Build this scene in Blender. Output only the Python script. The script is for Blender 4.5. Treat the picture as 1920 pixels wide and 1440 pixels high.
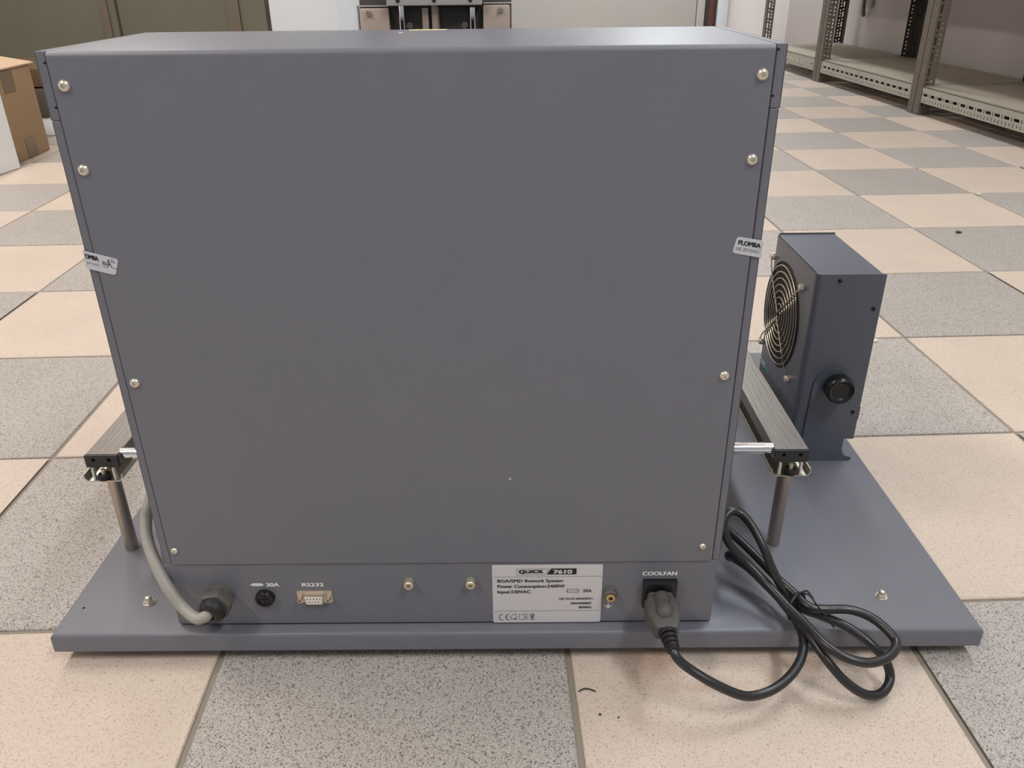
import bpy, bmesh, math, random
from mathutils import Vector, Matrix

random.seed(4)
scene = bpy.context.scene
for o in list(bpy.data.objects):
    bpy.data.objects.remove(o)
C = scene.collection

# ------------------------------------------------------------------ camera
CAM = Vector((0.26482, -0.63472, 0.58474))
FW = Vector((0.02682443, 0.89186525, -0.45150507))
RT = Vector((0.99933718, -0.03504474, -0.00985269))
UP = Vector((0.02461015, 0.45094151, 0.89221415))
cd = bpy.data.cameras.new('camera')
cd.sensor_fit = 'HORIZONTAL'; cd.sensor_width = 36.0
cd.lens = 1532.14 / 1920 * 36.0
cd.clip_start = 0.02; cd.clip_end = 60
cam = bpy.data.objects.new('camera', cd); C.objects.link(cam)
cam.matrix_world = Matrix(((RT.x, UP.x, -FW.x, CAM.x), (RT.y, UP.y, -FW.y, CAM.y),
                           (RT.z, UP.z, -FW.z, CAM.z), (0, 0, 0, 1)))
scene.camera = cam

# ------------------------------------------------------------------ world and lamps
world = bpy.data.worlds.new('world'); scene.world = world
world.use_nodes = True
bg = world.node_tree.nodes['Background']
bg.inputs['Color'].default_value = (0.90, 0.96, 1.0, 1); bg.inputs['Strength'].default_value = 0.34

CEIL = 2.75
LAMPS = [(-1.55, 0.9), (1.55, 0.9), (-1.55, 3.6), (1.55, 3.6), (-1.4, -1.3), (1.4, -1.3), (1.6, 5.8)]
POW = [37, 27, 28, 12, 33, 35, 45]
WARM, COOL = (1.0, 0.93, 0.87), (0.90, 0.96, 1.0)
TINT = [WARM, COOL, WARM, COOL, WARM, COOL, COOL]
for (lx, ly), pw, tint in zip(LAMPS, POW, TINT):
    ld = bpy.data.lights.new('ceiling_lamp_light', 'AREA')
    ld.shape = 'RECTANGLE'; ld.size = 0.26; ld.size_y = 1.2; ld.energy = pw
    ld.color = tint
    lo = bpy.data.objects.new('ceiling_lamp_light', ld); C.objects.link(lo)
    lo.location = (lx, ly, CEIL - 0.085)

vs = scene.view_settings
vs.view_transform = 'Standard'; vs.look = 'None'; vs.gamma = 1.0; vs.use_curve_mapping = False
vs.exposure = 0.09

# ------------------------------------------------------------------ materials
def srgb(r, g, b):
    f = lambda c: (c / 255 / 12.92) if c / 255 <= 0.04045 else ((c / 255 + 0.055) / 1.055) ** 2.4
    return (f(r), f(g), f(b), 1)

MATS = {}
def mat(name, col, rough=0.5, metal=0.0, spec=0.5, bump=0.0, bscale=300, mottle=0.0, mscale=12, emit=0.0, stretch=None, alpha=1.0):
    m = bpy.data.materials.new(name); m.use_nodes = True
    nt = m.node_tree; b = nt.nodes['Principled BSDF']
    c = srgb(*col)
    b.inputs['Base Color'].default_value = c
    b.inputs['Roughness'].default_value = rough
    b.inputs['Metallic'].default_value = metal
    b.inputs['Specular IOR Level'].default_value = spec
    if emit:
        b.inputs['Emission Color'].default_value = c; b.inputs['Emission Strength'].default_value = emit
    if bump or mottle:
        tc = nt.nodes.new('ShaderNodeTexCoord'); src = tc.outputs['Object']
        if stretch:
            mp = nt.nodes.new('ShaderNodeMapping'); mp.inputs['Scale'].default_value = stretch
            nt.links.new(src, mp.inputs['Vector']); src = mp.outputs['Vector']
    if bump:
        n = nt.nodes.new('ShaderNodeTexNoise'); n.inputs['Scale'].default_value = bscale; n.inputs['Detail'].default_value = 2
        nt.links.new(src, n.inputs['Vector'])
        bp = nt.nodes.new('ShaderNodeBump'); bp.inputs['Strength'].default_value = bump; bp.inputs['Distance'].default_value = 0.001
        nt.links.new(n.outputs['Fac'], bp.inputs['Height']); nt.links.new(bp.outputs['Normal'], b.inputs['Normal'])
    if mottle:
        n2 = nt.nodes.new('ShaderNodeTexNoise'); n2.inputs['Scale'].default_value = mscale; n2.inputs['Detail'].default_value = 4
        nt.links.new(src, n2.inputs['Vector'])
        mx = nt.nodes.new('ShaderNodeMix'); mx.data_type = 'RGBA'
        mx.inputs['A'].default_value = tuple(v * (1 - mottle) for v in c[:3]) + (1,)
        mx.inputs['B'].default_value = tuple(min(1, v * (1 + mottle)) for v in c[:3]) + (1,)
        nt.links.new(n2.outputs['Fac'], mx.inputs['Factor']); nt.links.new(mx.outputs['Result'], b.inputs['Base Color'])
    MATS[name] = m
    return m

def tile_material(name, base, fleck, lo, hi, scale, mask, var, stains=()):
    """speckled stoneware: curled dark flecks, a soft cloudy tone and a tone per tile"""
    m = bpy.data.materials.new(name); m.use_nodes = True
    nt = m.node_tree; N = nt.nodes; L = nt.links; b = N['Principled BSDF']
    b.inputs['Roughness'].default_value = 0.48; b.inputs['Specular IOR Level'].default_value = 0.3
    tc = N.new('ShaderNodeNewGeometry')
    n = N.new('ShaderNodeTexNoise'); n.inputs['Scale'].default_value = scale; n.inputs['Detail'].default_value = 0.6
    n.inputs['Distortion'].default_value = 0.6
    L.new(tc.outputs['Position'], n.inputs['Vector'])
    sub = N.new('ShaderNodeMath'); sub.operation = 'SUBTRACT'; sub.inputs[1].default_value = 0.5; L.new(n.outputs['Fac'], sub.inputs[0])
    ab = N.new('ShaderNodeMath'); ab.operation = 'ABSOLUTE'; L.new(sub.outputs[0], ab.inputs[0])
    mr = N.new('ShaderNodeMapRange'); mr.inputs['From Min'].default_value = lo; mr.inputs['From Max'].default_value = hi
    mr.inputs['To Min'].default_value = 1; mr.inputs['To Max'].default_value = 0
    L.new(ab.outputs[0], mr.inputs['Value'])
    n2 = N.new('ShaderNodeTexNoise'); n2.inputs['Scale'].default_value = scale * 1.15; n2.inputs['Detail'].default_value = 0
    off = N.new('ShaderNodeVectorMath'); off.operation = 'ADD'; off.inputs[1].default_value = (3.7, 1.3, 0.9)
    L.new(tc.outputs['Position'], off.inputs[0]); L.new(off.outputs[0], n2.inputs['Vector'])
    mr2 = N.new('ShaderNodeMapRange'); mr2.inputs['From Min'].default_value = mask; mr2.inputs['From Max'].default_value = mask + 0.08
    L.new(n2.outputs['Fac'], mr2.inputs['Value'])
    mul = N.new('ShaderNodeMath'); mul.operation = 'MULTIPLY'; L.new(mr.outputs[0], mul.inputs[0]); L.new(mr2.outputs[0], mul.inputs[1])
    n3 = N.new('ShaderNodeTexNoise'); n3.inputs['Scale'].default_value = 7; n3.inputs['Detail'].default_value = 6
    L.new(tc.outputs['Position'], n3.inputs['Vector'])
    cl = N.new('ShaderNodeMix'); cl.data_type = 'RGBA'
    c = srgb(*base)
    cl.inputs['A'].default_value = tuple(v * (1 - var) for v in c[:3]) + (1,)
    cl.inputs['B'].default_value = tuple(v * (1 + var) for v in c[:3]) + (1,)
    L.new(n3.outputs['Fac'], cl.inputs['Factor'])
    oi = N.new('ShaderNodeObjectInfo')
    tv = N.new('ShaderNodeMapRange'); tv.inputs['To Min'].default_value = 0.95; tv.inputs['To Max'].default_value = 1.05
    L.new(oi.outputs['Random'], tv.inputs['Value'])
    hs = N.new('ShaderNodeHueSaturation'); L.new(cl.outputs['Result'], hs.inputs['Color']); L.new(tv.outputs[0], hs.inputs['Value'])
    mx = N.new('ShaderNodeMix'); mx.data_type = 'RGBA'
    L.new(mul.outputs[0], mx.inputs['Factor']); L.new(hs.outputs['Color'], mx.inputs['A'])
    mx.inputs['B'].default_value = srgb(*fleck)
    out = mx.outputs['Result']
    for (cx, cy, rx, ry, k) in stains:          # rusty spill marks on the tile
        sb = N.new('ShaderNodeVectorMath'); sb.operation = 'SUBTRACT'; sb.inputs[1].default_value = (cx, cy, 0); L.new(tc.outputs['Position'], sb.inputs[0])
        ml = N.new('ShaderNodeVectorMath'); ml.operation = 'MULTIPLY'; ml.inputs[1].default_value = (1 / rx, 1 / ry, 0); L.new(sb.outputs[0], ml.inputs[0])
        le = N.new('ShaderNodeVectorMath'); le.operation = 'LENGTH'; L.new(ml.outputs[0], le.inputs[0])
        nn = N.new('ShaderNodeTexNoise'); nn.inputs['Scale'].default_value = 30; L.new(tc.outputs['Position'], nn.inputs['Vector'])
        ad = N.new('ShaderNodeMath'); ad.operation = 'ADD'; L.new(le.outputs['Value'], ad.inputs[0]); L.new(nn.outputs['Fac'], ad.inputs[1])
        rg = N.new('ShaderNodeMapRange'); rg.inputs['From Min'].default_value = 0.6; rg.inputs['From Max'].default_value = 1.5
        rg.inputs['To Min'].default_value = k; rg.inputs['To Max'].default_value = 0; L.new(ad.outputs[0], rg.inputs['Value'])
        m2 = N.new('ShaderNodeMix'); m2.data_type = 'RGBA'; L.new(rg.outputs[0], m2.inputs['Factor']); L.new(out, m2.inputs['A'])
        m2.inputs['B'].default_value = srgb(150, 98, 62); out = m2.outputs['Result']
    L.new(out, b.inputs['Base Color'])
    MATS[name] = m
    return m

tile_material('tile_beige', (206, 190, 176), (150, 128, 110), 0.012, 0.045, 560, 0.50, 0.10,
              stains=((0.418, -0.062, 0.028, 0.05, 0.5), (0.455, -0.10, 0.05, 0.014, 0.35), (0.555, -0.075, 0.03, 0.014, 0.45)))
tile_material('tile_grey', (184, 177, 171), (92, 82, 75), 0.010, 0.065, 440, 0.34, 0.08)
mat('grout', (142, 133, 121), 0.9, bump=0.3, bscale=200, mottle=0.2)
mat('paint', (111, 112, 121), 0.41, spec=0.5, bump=0.10, bscale=1400, mottle=0.03, mscale=30)
mat('paint_fan', (88, 92, 103), 0.36, spec=0.5, bump=0.10, bscale=1400, mottle=0.03, mscale=30)
mat('dark_gap', (20, 20, 22), 0.9)
mat('screw_metal', (228, 221, 208), 0.34, 0.9)
mat('zinc', (222, 213, 190), 0.42, 0.8)
mat('brass', (214, 190, 135), 0.3, 1.0)
mat('chrome', (235, 236, 240), 0.08, 1.0)
mat('steel', (186, 176, 164), 0.36, 1.0, bump=0.05, bscale=400)
mat('wire', (200, 190, 175), 0.25, 1.0)
mat('anodised', (136, 129, 124), 0.38, 0.6, bump=0.2, bscale=500, mottle=0.12, mscale=300, stretch=(1, 0.06, 1))
mat('anodised_end', (52, 54, 54), 0.5, 0.2)
mat('galvanised', (196, 194, 180), 0.3, 0.9)
mat('rubber', (26, 26, 28), 0.55)
mat('cable_black', (34, 34, 37), 0.33, spec=0.6, bump=0.1, bscale=250, mottle=0.25, mscale=40)
mat('plug_black', (84, 81, 79), 0.6, bump=0.2, bscale=300, mottle=0.35, mscale=60)
mat('knob_black', (22, 22, 24), 0.28)
mat('cable_grey', (156, 152, 145), 0.45, mottle=0.06, mscale=40)
mat('gland_grey', (96, 92, 88), 0.55, mottle=0.2, mscale=60)
mat('label_white', (206, 203, 206), 0.4)
mat('print_white', (245, 245, 246), 0.6)
mat('print_black', (26, 25, 27), 0.6)
mat('print_grey', (120, 118, 122), 0.6)
mat('print_teal', (70, 150, 160), 0.6)
mat('sticker', (200, 202, 212), 0.3, spec=0.6)
mat('dsub_shell', (214, 201, 184), 0.36, 0.8)
mat('dsub_white', (226, 222, 214), 0.5)
mat('tape_yellow', (232, 224, 176), 0.6)
mat('bronze_plate', (196, 176, 164), 0.42, 0.35)
mat('light_metal', (228, 220, 218), 0.4, 0.3)
mat('column_dark', (72, 67, 64), 0.5)
mat('shell_dark', (38, 38, 40), 0.5)
mat('frame_light', (190, 190, 188), 0.5)
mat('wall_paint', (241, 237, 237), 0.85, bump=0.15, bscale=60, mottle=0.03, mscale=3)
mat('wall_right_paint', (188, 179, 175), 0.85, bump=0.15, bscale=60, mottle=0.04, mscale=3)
mat('pillar_paint', (236, 241, 247), 0.8, mottle=0.03, mscale=3)
mat('ceiling_paint', (232, 230, 226), 0.9)
mat('door_cream', (202, 201, 196), 0.6, mottle=0.03, mscale=2)
mat('door_red', (104, 58, 60), 0.5)
mat('door_dark', (62, 58, 54), 0.5)
mat('olive_film', (110, 109, 93), 0.35, spec=0.5, mottle=0.12, mscale=2.5)
mat('olive_tape', (118, 109, 95), 0.4)
mat('cardboard', (150, 123, 92), 0.8, bump=0.1, bscale=80, mottle=0.06, mscale=8)
mat('cardboard_lit', (206, 178, 150), 0.8, mottle=0.05, mscale=8)  # carton flaps: same cardboard, overhead light put into the colour
mat('parcel_tape', (104, 82, 57), 0.3, spec=0.6)
mat('foam', (232, 234, 234), 0.8, bump=0.2, bscale=150)
mat('crate', (84, 78, 68), 0.6)
mat('shelf_beam', (168, 165, 154), 0.45, 0.15, mottle=0.10, mscale=9)
mat('shelf_deck', (166, 157, 142), 0.5, 0.1, mottle=0.08, mscale=5)
mat('shelf_post', (106, 97, 88), 0.5, 0.2, mottle=0.12, mscale=12)
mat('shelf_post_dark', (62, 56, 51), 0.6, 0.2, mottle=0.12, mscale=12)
mat('debris_dark', (58, 48, 40), 0.9)
mat('debris_light', (214, 206, 194), 0.9)
mat('lamp_diffuser', (255, 250, 240), 0.5, emit=2.0)
mat('lamp_housing', (225, 225, 225), 0.5)
mat('blade', (48, 40, 36), 0.45)

# ------------------------------------------------------------------ geometry helpers
def link(name, bm, m, parent=None, sharp=35, smooth=True):
    me = bpy.data.meshes.new(name)
    bmesh.ops.recalc_face_normals(bm, faces=bm.faces)
    bm.to_mesh(me); bm.free()
    if smooth:
        for p in me.polygons: p.use_smooth = True
        me.set_sharp_from_angle(angle=math.radians(sharp))
    for mm in (m if isinstance(m, (list, tuple)) else [m]):
        me.materials.append(MATS[mm])
    o = bpy.data.objects.new(name, me); C.objects.link(o)
    if parent: o.parent = parent
    return o

def copy_obj(o, parent, loc=None):
    c = o.copy(); C.objects.link(c); c.parent = parent
    if loc is not None: c.location = loc
    return c

def tag(o, label, cat, group=None, kind=None):
    o['label'] = label
    if cat: o['category'] = cat
    if group: o['group'] = group
    if kind: o['kind'] = kind
    return o

def thing(name, label, cat, loc=(0, 0, 0), rz=0, group=None, kind=None):
    o = bpy.data.objects.new(name, None); C.objects.link(o)
    o.empty_display_size = 0.05
    o.location = loc; o.rotation_euler = (0, 0, rz)
    return tag(o, label, cat, group, kind)

def structure(o, label=None):
    o['kind'] = 'structure'
    if label: o['label'] = label
    return o

def box(bm, x0, x1, y0, y1, z0, z1, bev=0.0, seg=2, edges=None):
    t = bmesh.new()
    vs = [t.verts.new((x, y, z)) for x in (x0, x1) for y in (y0, y1) for z in (z0, z1)]
    for f in ((0, 1, 3, 2), (4, 6, 7, 5), (0, 4, 5, 1), (2, 3, 7, 6), (0, 2, 6, 4), (1, 5, 7, 3)):
        t.faces.new([vs[i] for i in f])
    bmesh.ops.recalc_face_normals(t, faces=t.faces)
    if bev:
        es = [e for e in t.edges if edges is None or edges(e)]
        bmesh.ops.bevel(t, geom=es, offset=bev, segments=seg, profile=0.5, affect='EDGES')
    merge(bm, t)

def merge(bm, t, mtx=None):
    me = bpy.data.meshes.new('tmp'); t.to_mesh(me); t.free()
    if mtx is not None: me.transform(mtx)
    bm.from_mesh(me); bpy.data.meshes.remove(me)

def frame(axis):
    a = Vector(axis).normalized()
    h = Vector((0, 0, 1)) if abs(a.z) < 0.9 else Vector((1, 0, 0))
    u = h.cross(a).normalized(); v = a.cross(u)
    return a, u, v

def lathe(bm, org, axis, prof, n=24, phase=0.0):
    """revolve (distance along axis, radius) pairs"""
    a, u, v = frame(axis); org = Vector(org)
    rings = []
    for d, r in prof:
        if r <= 1e-7:
            rings.append([bm.verts.new(org + a * d)])
        else:
            rings.append([bm.verts.new(org + a * d + (u * math.cos(2 * math.pi * i / n + phase) + v * math.sin(2 * math.pi * i / n + phase)) * r) for i in range(n)])
    for A, B in zip(rings, rings[1:]):
        for i in range(n):
            j = (i + 1) % n
            if len(A) == 1 and len(B) == 1: continue
            if len(A) == 1: bm.faces.new((A[0], B[i], B[j]))
            elif len(B) == 1: bm.faces.new((A[i], A[j], B[0]))
            else: bm.faces.new((A[i], A[j], B[j], B[i]))
    for R in (rings[0], rings[-1]):
        if len(R) > 2:
            try: bm.faces.new(R)
            except ValueError: pass

def catmull(pts, k=6, closed=False):
    P = [Vector(p) for p in pts]; out = []; n = len(P)
    rng = range(n if closed else n - 1)
    for i in rng:
        p0 = P[(i - 1) % n] if closed or i > 0 else P[0] * 2 - P[1]
        p1 = P[i]; p2 = P[(i + 1) % n]
        p3 = P[(i + 2) % n] if closed or i + 2 < n else P[-1] * 2 - P[-2]
        for s in range(k):
            t = s / k
            out.append(0.5 * ((2 * p1) + (p2 - p0) * t + (2 * p0 - 5 * p1 + 4 * p2 - p3) * t * t + (3 * p1 - p0 - 3 * p2 + p3) * t ** 3))
    if not closed: out.append(P[-1])
    return out

def tube(bm, pts, r, n=10, closed=False, rad=None):
    pts = [Vector(p) for p in pts]; m = len(pts)
    tang = []
    for i in range(m):
        a = pts[(i - 1) % m] if closed or i > 0 else pts[0]
        b = pts[(i + 1) % m] if closed or i < m - 1 else pts[-1]
        tang.append((b - a).normalized())
    _, u, v = frame(tang[0]); rings = []
    for i in range(m):
        t = tang[i]; u = (u - t * u.dot(t)).normalized(); v = t.cross(u)
        rr = rad[i] if rad else r
        rings.append([bm.verts.new(pts[i] + (u * math.cos(2 * math.pi * k / n) + v * math.sin(2 * math.pi * k / n)) * rr) for k in range(n)])
    R = list(zip(rings, rings[1:]))
    if closed: R.append((rings[-1], rings[0]))
    for A, B in R:
        for k in range(n):
            bm.faces.new((A[k], A[(k + 1) % n], B[(k + 1) % n], B[k]))
    if not closed:
        bm.faces.new(list(reversed(rings[0]))); bm.faces.new(rings[-1])

def prism(bm, poly, fn, d0, d1):
    """extrude a 2D polygon; fn(u, v, d) gives the point"""
    A = [bm.verts.new(fn(u, v, d0)) for u, v in poly]
    B = [bm.verts.new(fn(u, v, d1)) for u, v in poly]
    bm.faces.new(list(reversed(A))); bm.faces.new(B)
    n = len(poly)
    for i in range(n):
        bm.faces.new((A[i], A[(i + 1) % n], B[(i + 1) % n], B[i]))

XZ = lambda u, v, d: (u, d, v)       # polygon in x,z; depth along y
YZ = lambda u, v, d: (d, u, v)
XY = lambda u, v, d: (u, v, d)

def rrect(x0, x1, z0, z1, r, n=5):
    out = []
    for cx, cz, a in ((x1 - r, z1 - r, 0), (x0 + r, z1 - r, 90), (x0 + r, z0 + r, 180), (x1 - r, z0 + r, 270)):
        for i in range(n + 1):
            t = math.radians(a + 90 * i / n); out.append((cx + r * math.cos(t), cz + r * math.sin(t)))
    return out

def perforated(bm, u0, u1, v0, v1, holes, fn, d0, d1, cut=0.32):
    """sheet with real holes: holes are (u0,u1,v0,v1) boxes with clipped corners"""
    us = sorted(set([u0, u1] + [h[0] for h in holes] + [h[1] for h in holes]))
    vsd = sorted(set([v0, v1] + [h[2] for h in holes] + [h[3] for h in holes]))
    t = bmesh.new(); cache = {}
    def V(u, v):
        k = (round(u, 6), round(v, 6))
        if k not in cache: cache[k] = t.verts.new((u, v, 0))
        return cache[k]
    for i in range(len(us) - 1):
        for j in range(len(vsd) - 1):
            cu, cv = (us[i] + us[i + 1]) / 2, (vsd[j] + vsd[j + 1]) / 2
            if any(h[0] < cu < h[1] and h[2] < cv < h[3] for h in holes): continue
            t.faces.new((V(us[i], vsd[j]), V(us[i + 1], vsd[j]), V(us[i + 1], vsd[j + 1]), V(us[i], vsd[j + 1])))
    for h in holes:
        c = min(h[1] - h[0], h[3] - h[2]) * cut
        for (a, b, su, sv) in ((h[0], h[2], 1, 1), (h[1], h[2], -1, 1), (h[1], h[3], -1, -1), (h[0], h[3], 1, -1)):
            t.faces.new((V(a, b), t.verts.new((a + su * c, b, 0)), t.verts.new((a, b + sv * c, 0))))
    bmesh.ops.recalc_face_normals(t, faces=t.faces)
    r = bmesh.ops.extrude_face_region(t, geom=list(t.faces))
    for g in r['geom']:
        if isinstance(g, bmesh.types.BMVert): g.co.z = 1
    for v in t.verts:
        v.co = fn(v.co.x, v.co.y, d0 + (d1 - d0) * v.co.z)
    merge(bm, t)

X_GRILLE = 0.777
def text_mesh(body, x0, x1, z0, z1, y, name, m, parent, bold=0.0, shear=0.0, fn=None, italic=0.0):
    """lettering fitted to a box in the x,z plane and facing -y"""
    cu = bpy.data.curves.new('tmp', 'FONT'); cu.body = body; cu.size = 1; cu.offset = 0; cu.resolution_u = 3; cu.fill_mode = 'BOTH'
    cu.shear = italic
    to = bpy.data.objects.new('tmp', cu); C.objects.link(to)
    dg = bpy.context.evaluated_depsgraph_get()
    me = bpy.data.meshes.new_from_object(to.evaluated_get(dg))
    bpy.data.objects.remove(to); bpy.data.curves.remove(cu)
    xs = [v.co.x for v in me.vertices]; ys = [v.co.y for v in me.vertices]
    ax, bx, ay, by = min(xs), max(xs), min(ys), max(ys)
    h = z1 - z0; sh = bold * h * 4                     # heavier strokes: overlaid copies a hair apart
    x0 += sh; x1 -= sh; z0 += sh * 0.4; z1 -= sh * 0.4
    flat = [(x0 + (v.co.x - ax) / (bx - ax) * (x1 - x0), z0 + (v.co.y - ay) / (by - ay) * (z1 - z0)) for v in me.vertices]
    polys = [tuple(p.vertices) for p in me.polygons]; bpy.data.meshes.remove(me)
    V, F = [], []
    for k, (du, dw) in enumerate(((-1, -0.4), (1, -0.4), (-1, 0.4), (1, 0.4)) if bold else ((0, 0),)):
        n0 = len(V)
        for u, w in flat:
            q = fn(u + du * sh, w + dw * sh) if fn else (u + du * sh, y, w + dw * sh)
            V.append((q[0] - k * 2e-5, q[1], q[2]) if abs(q[0] - X_GRILLE) < 0.002 else (q[0], q[1] - k * 2e-5, q[2]))
        F += [tuple(i + n0 for i in p) for p in polys]
    me = bpy.data.meshes.new(name); me.from_pydata(V, [], F); me.update()
    me.materials.append(MATS[m])
    o = bpy.data.objects.new(name, me); C.objects.link(o); o.parent = parent
    return o

def bar2d(bm, pts, w, y, fn=None):
    """flat printed line through 2D points in the x,z plane"""
    for a, b in zip(pts, pts[1:]):
        d = Vector(b) - Vector(a); L = d.length
        if L < 1e-9: continue
        d /= L; nrm = Vector((-d.y, d.x)) * w / 2; e = d * w * 0.3
        q = [Vector(a) - e + nrm, Vector(a) - e - nrm, Vector(b) + e - nrm, Vector(b) + e + nrm]
        bm.faces.new([bm.verts.new(fn(p.x, p.y) if fn else (p.x, y, p.y)) for p in q])

# ------------------------------------------------------------------ room shell
T = 0.333
WX, BY, LX = 2.80, 6.68, -3.5
Y0 = -3.2

bm = bmesh.new(); box(bm, LX - 0.1, WX + 0.1, Y0, BY + 0.1, -0.06, -0.0025)
floor = structure(link('floor', bm, 'grout', smooth=False), 'checkerboard floor of speckled beige and grey stoneware tiles')

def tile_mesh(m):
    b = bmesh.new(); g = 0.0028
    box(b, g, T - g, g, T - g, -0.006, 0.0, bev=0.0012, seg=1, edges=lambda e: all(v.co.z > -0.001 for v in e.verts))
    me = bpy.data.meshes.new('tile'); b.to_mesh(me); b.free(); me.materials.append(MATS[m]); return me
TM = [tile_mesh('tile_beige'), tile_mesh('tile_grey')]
cells = []
for i in range(math.floor(LX / T), math.ceil(WX / T)):
    for j in range(math.floor(-1.4 / T), math.ceil(BY / T)):
        c = Vector(((i + .5) * T, (j + .5) * T, 0)) - CAM
        z = c.dot(FW)
        vis = z > 0.15 and abs(c.dot(RT) / z) < 0.72 and abs(c.dot(UP) / z) < 0.62
        cells.append((0 if vis else 1, c.length, i, j))
cells.sort()
NT = 280
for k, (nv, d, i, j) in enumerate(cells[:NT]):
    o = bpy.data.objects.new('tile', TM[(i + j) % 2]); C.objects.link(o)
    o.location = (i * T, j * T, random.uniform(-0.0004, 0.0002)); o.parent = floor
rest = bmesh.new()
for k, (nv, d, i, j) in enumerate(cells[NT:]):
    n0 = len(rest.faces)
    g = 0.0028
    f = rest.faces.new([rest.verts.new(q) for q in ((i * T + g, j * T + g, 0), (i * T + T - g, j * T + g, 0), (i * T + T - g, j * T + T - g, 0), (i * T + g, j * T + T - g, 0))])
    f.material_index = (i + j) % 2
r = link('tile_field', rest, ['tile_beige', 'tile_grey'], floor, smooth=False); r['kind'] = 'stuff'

bm = bmesh.new(); box(bm, LX, WX + 0.1, BY, BY + 0.1, 0, CEIL)
structure(link('wall_back', bm, 'wall_paint', smooth=False))
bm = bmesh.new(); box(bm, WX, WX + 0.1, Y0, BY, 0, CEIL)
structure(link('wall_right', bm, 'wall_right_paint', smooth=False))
bm = bmesh.new(); box(bm, LX - 0.1, LX, Y0, BY, 0, CEIL)
structure(link('wall_left', bm, 'wall_paint', smooth=False))
bm = bmesh.new(); box(bm, LX - 0.1, WX + 0.1, Y0, BY + 0.1, CEIL, CEIL + 0.1)
structure(link('ceiling', bm, 'ceiling_paint', smooth=False))
# white pillar between the olive film and the cream door
bm = bmesh.new(); box(bm, -1.05, -0.63, 5.0, BY, 0, CEIL, bev=0.006)
structure(link('wall_pillar', bm, 'pillar_paint'))
# cream double-leaf sliding door on the back wall with its frame
dr = thing('door_1', 'large cream sliding door on the back wall behind the machine', None, (0, BY, 0)); dr['kind'] = 'structure'
for x0, x1 in ((-0.86, 2.02), (2.026, 2.09)):
    bm = bmesh.new(); box(bm, x0, x1, -0.05, 0.0, 0.01, 2.2, bev=0.004); link('panel', bm, 'door_cream', dr)
bm = bmesh.new()
box(bm, 2.095, 2.125, -0.03, 0, 0.0, 2.25); box(bm, 2.175, 2.19, -0.03, 0, 0.0, 2.25); box(bm, -0.9, 2.19, -0.03, 0, 2.2, 2.28)
link('frame', bm, 'door_dark', dr)
bm = bmesh.new(); box(bm, 2.126, 2.174, -0.022, 0, 0.0, 2.25); link('seal_strip', bm, 'door_red', dr)
bm = bmesh.new(); box(bm, 2.195, 2.28, -0.06, 0, 0, 2.28, bev=0.01); link('jamb', bm, 'pillar_paint', dr)

# ceiling luminaires
for k, (lx, ly) in enumerate(LAMPS):
    nm = ['left of the machine', 'right of the machine', 'left rear', 'right rear', 'behind the camera at left', 'behind the camera at right', 'by the back wall'][k]
    t = thing('ceiling_light', 'white fluorescent ceiling luminaire, ' + nm, 'ceiling light', (lx, ly, CEIL), group='ceiling luminaires')
    bm = bmesh.new(); box(bm, -0.15, 0.15, -0.63, 0.63, -0.06, 0.0, bev=0.01); link('housing', bm, 'lamp_housing', t)
    bm = bmesh.new(); box(bm, -0.13, 0.13, -0.6, 0.6, -0.075, -0.061, bev=0.004); link('diffuser', bm, 'lamp_diffuser', t)

# olive plastic film hung in front of the back wall
film = thing('plastic_curtain', 'dark olive plastic film hung at the back left behind the carton', 'curtain', (0, 5.0, 0))
bm = bmesh.new(); n = 70
def fx(u, z): return -2.78 + u * 1.705 + (1 - u) * (z - 0.25) * 0.41
rows = []
for z in (0.0, 0.3, 0.7, 1.2, 1.8, 2.4):
    rows.append([bm.verts.new((fx(i / n, min(z, 1.0)), 0.006 * math.sin(i * 0.35 + z) + 0.003 * math.sin(i * 1.1 + 2 * z), z)) for i in range(n + 1)])
for A, B in zip(rows, rows[1:]):
    for i in range(n): bm.faces.new((A[i], A[i + 1], B[i + 1], B[i]))
back = {v: bm.verts.new(v.co + Vector((0, 0.003, 0))) for v in list(bm.verts)}
rim = [e for e in bm.edges if len(e.link_faces) == 1]
for f in list(bm.faces): bm.faces.new([back[v] for v in reversed(f.verts)])
for e in rim: bm.faces.new((e.verts[0], e.verts[1], back[e.verts[1]], back[e.verts[0]]))
link('film', bm, 'olive_film', film, sharp=60)
for x, w in ((-1.98, 0.012), (-2.06, 0.05), (-1.27, 0.075)):
    bm = bmesh.new()
    box(bm, x - w / 2, x + w / 2, -0.018, -0.012, 0.0, 2.4, bev=0.002)
    link('tape_strip', bm, 'door_dark' if w < 0.02 else 'olive_tape', film)

# ------------------------------------------------------------------ left: carton, foam block, dark crate
cb = thing('cardboard_box', 'brown taped cardboard carton on the floor left of the machine', 'box', (-1.37, 2.574, 0), math.radians(2.5))
bm = bmesh.new(); box(bm, -0.55, 0, -0.255, 0, 0.001, 0.305, bev=0.003); link('carton_body', bm, 'cardboard', cb)
bm = bmesh.new()
prism(bm, [(0.012, 0.304), (-0.30, 0.362), (-0.30, 0.366), (0.012, 0.308)], XZ, -0.262, 0.012)
link('flap', bm, 'cardboard_lit', cb)
bm = bmesh.new()
prism(bm, [(-0.56, 0.306), (-0.31, 0.352), (-0.31, 0.356), (-0.56, 0.310)], XZ, -0.262, 0.012)
link('flap', bm, 'cardboard_lit', cb)
for y0, y1, z0, z1 in ((-0.225, -0.14, 0.225, 0.298), (-0.175, -0.10, 0.002, 0.07)):
    bm = bmesh.new(); box(bm, 0.0002, 0.0012, y0, y1, z0, z1); link('parcel_tape', bm, 'parcel_tape', cb)

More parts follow.
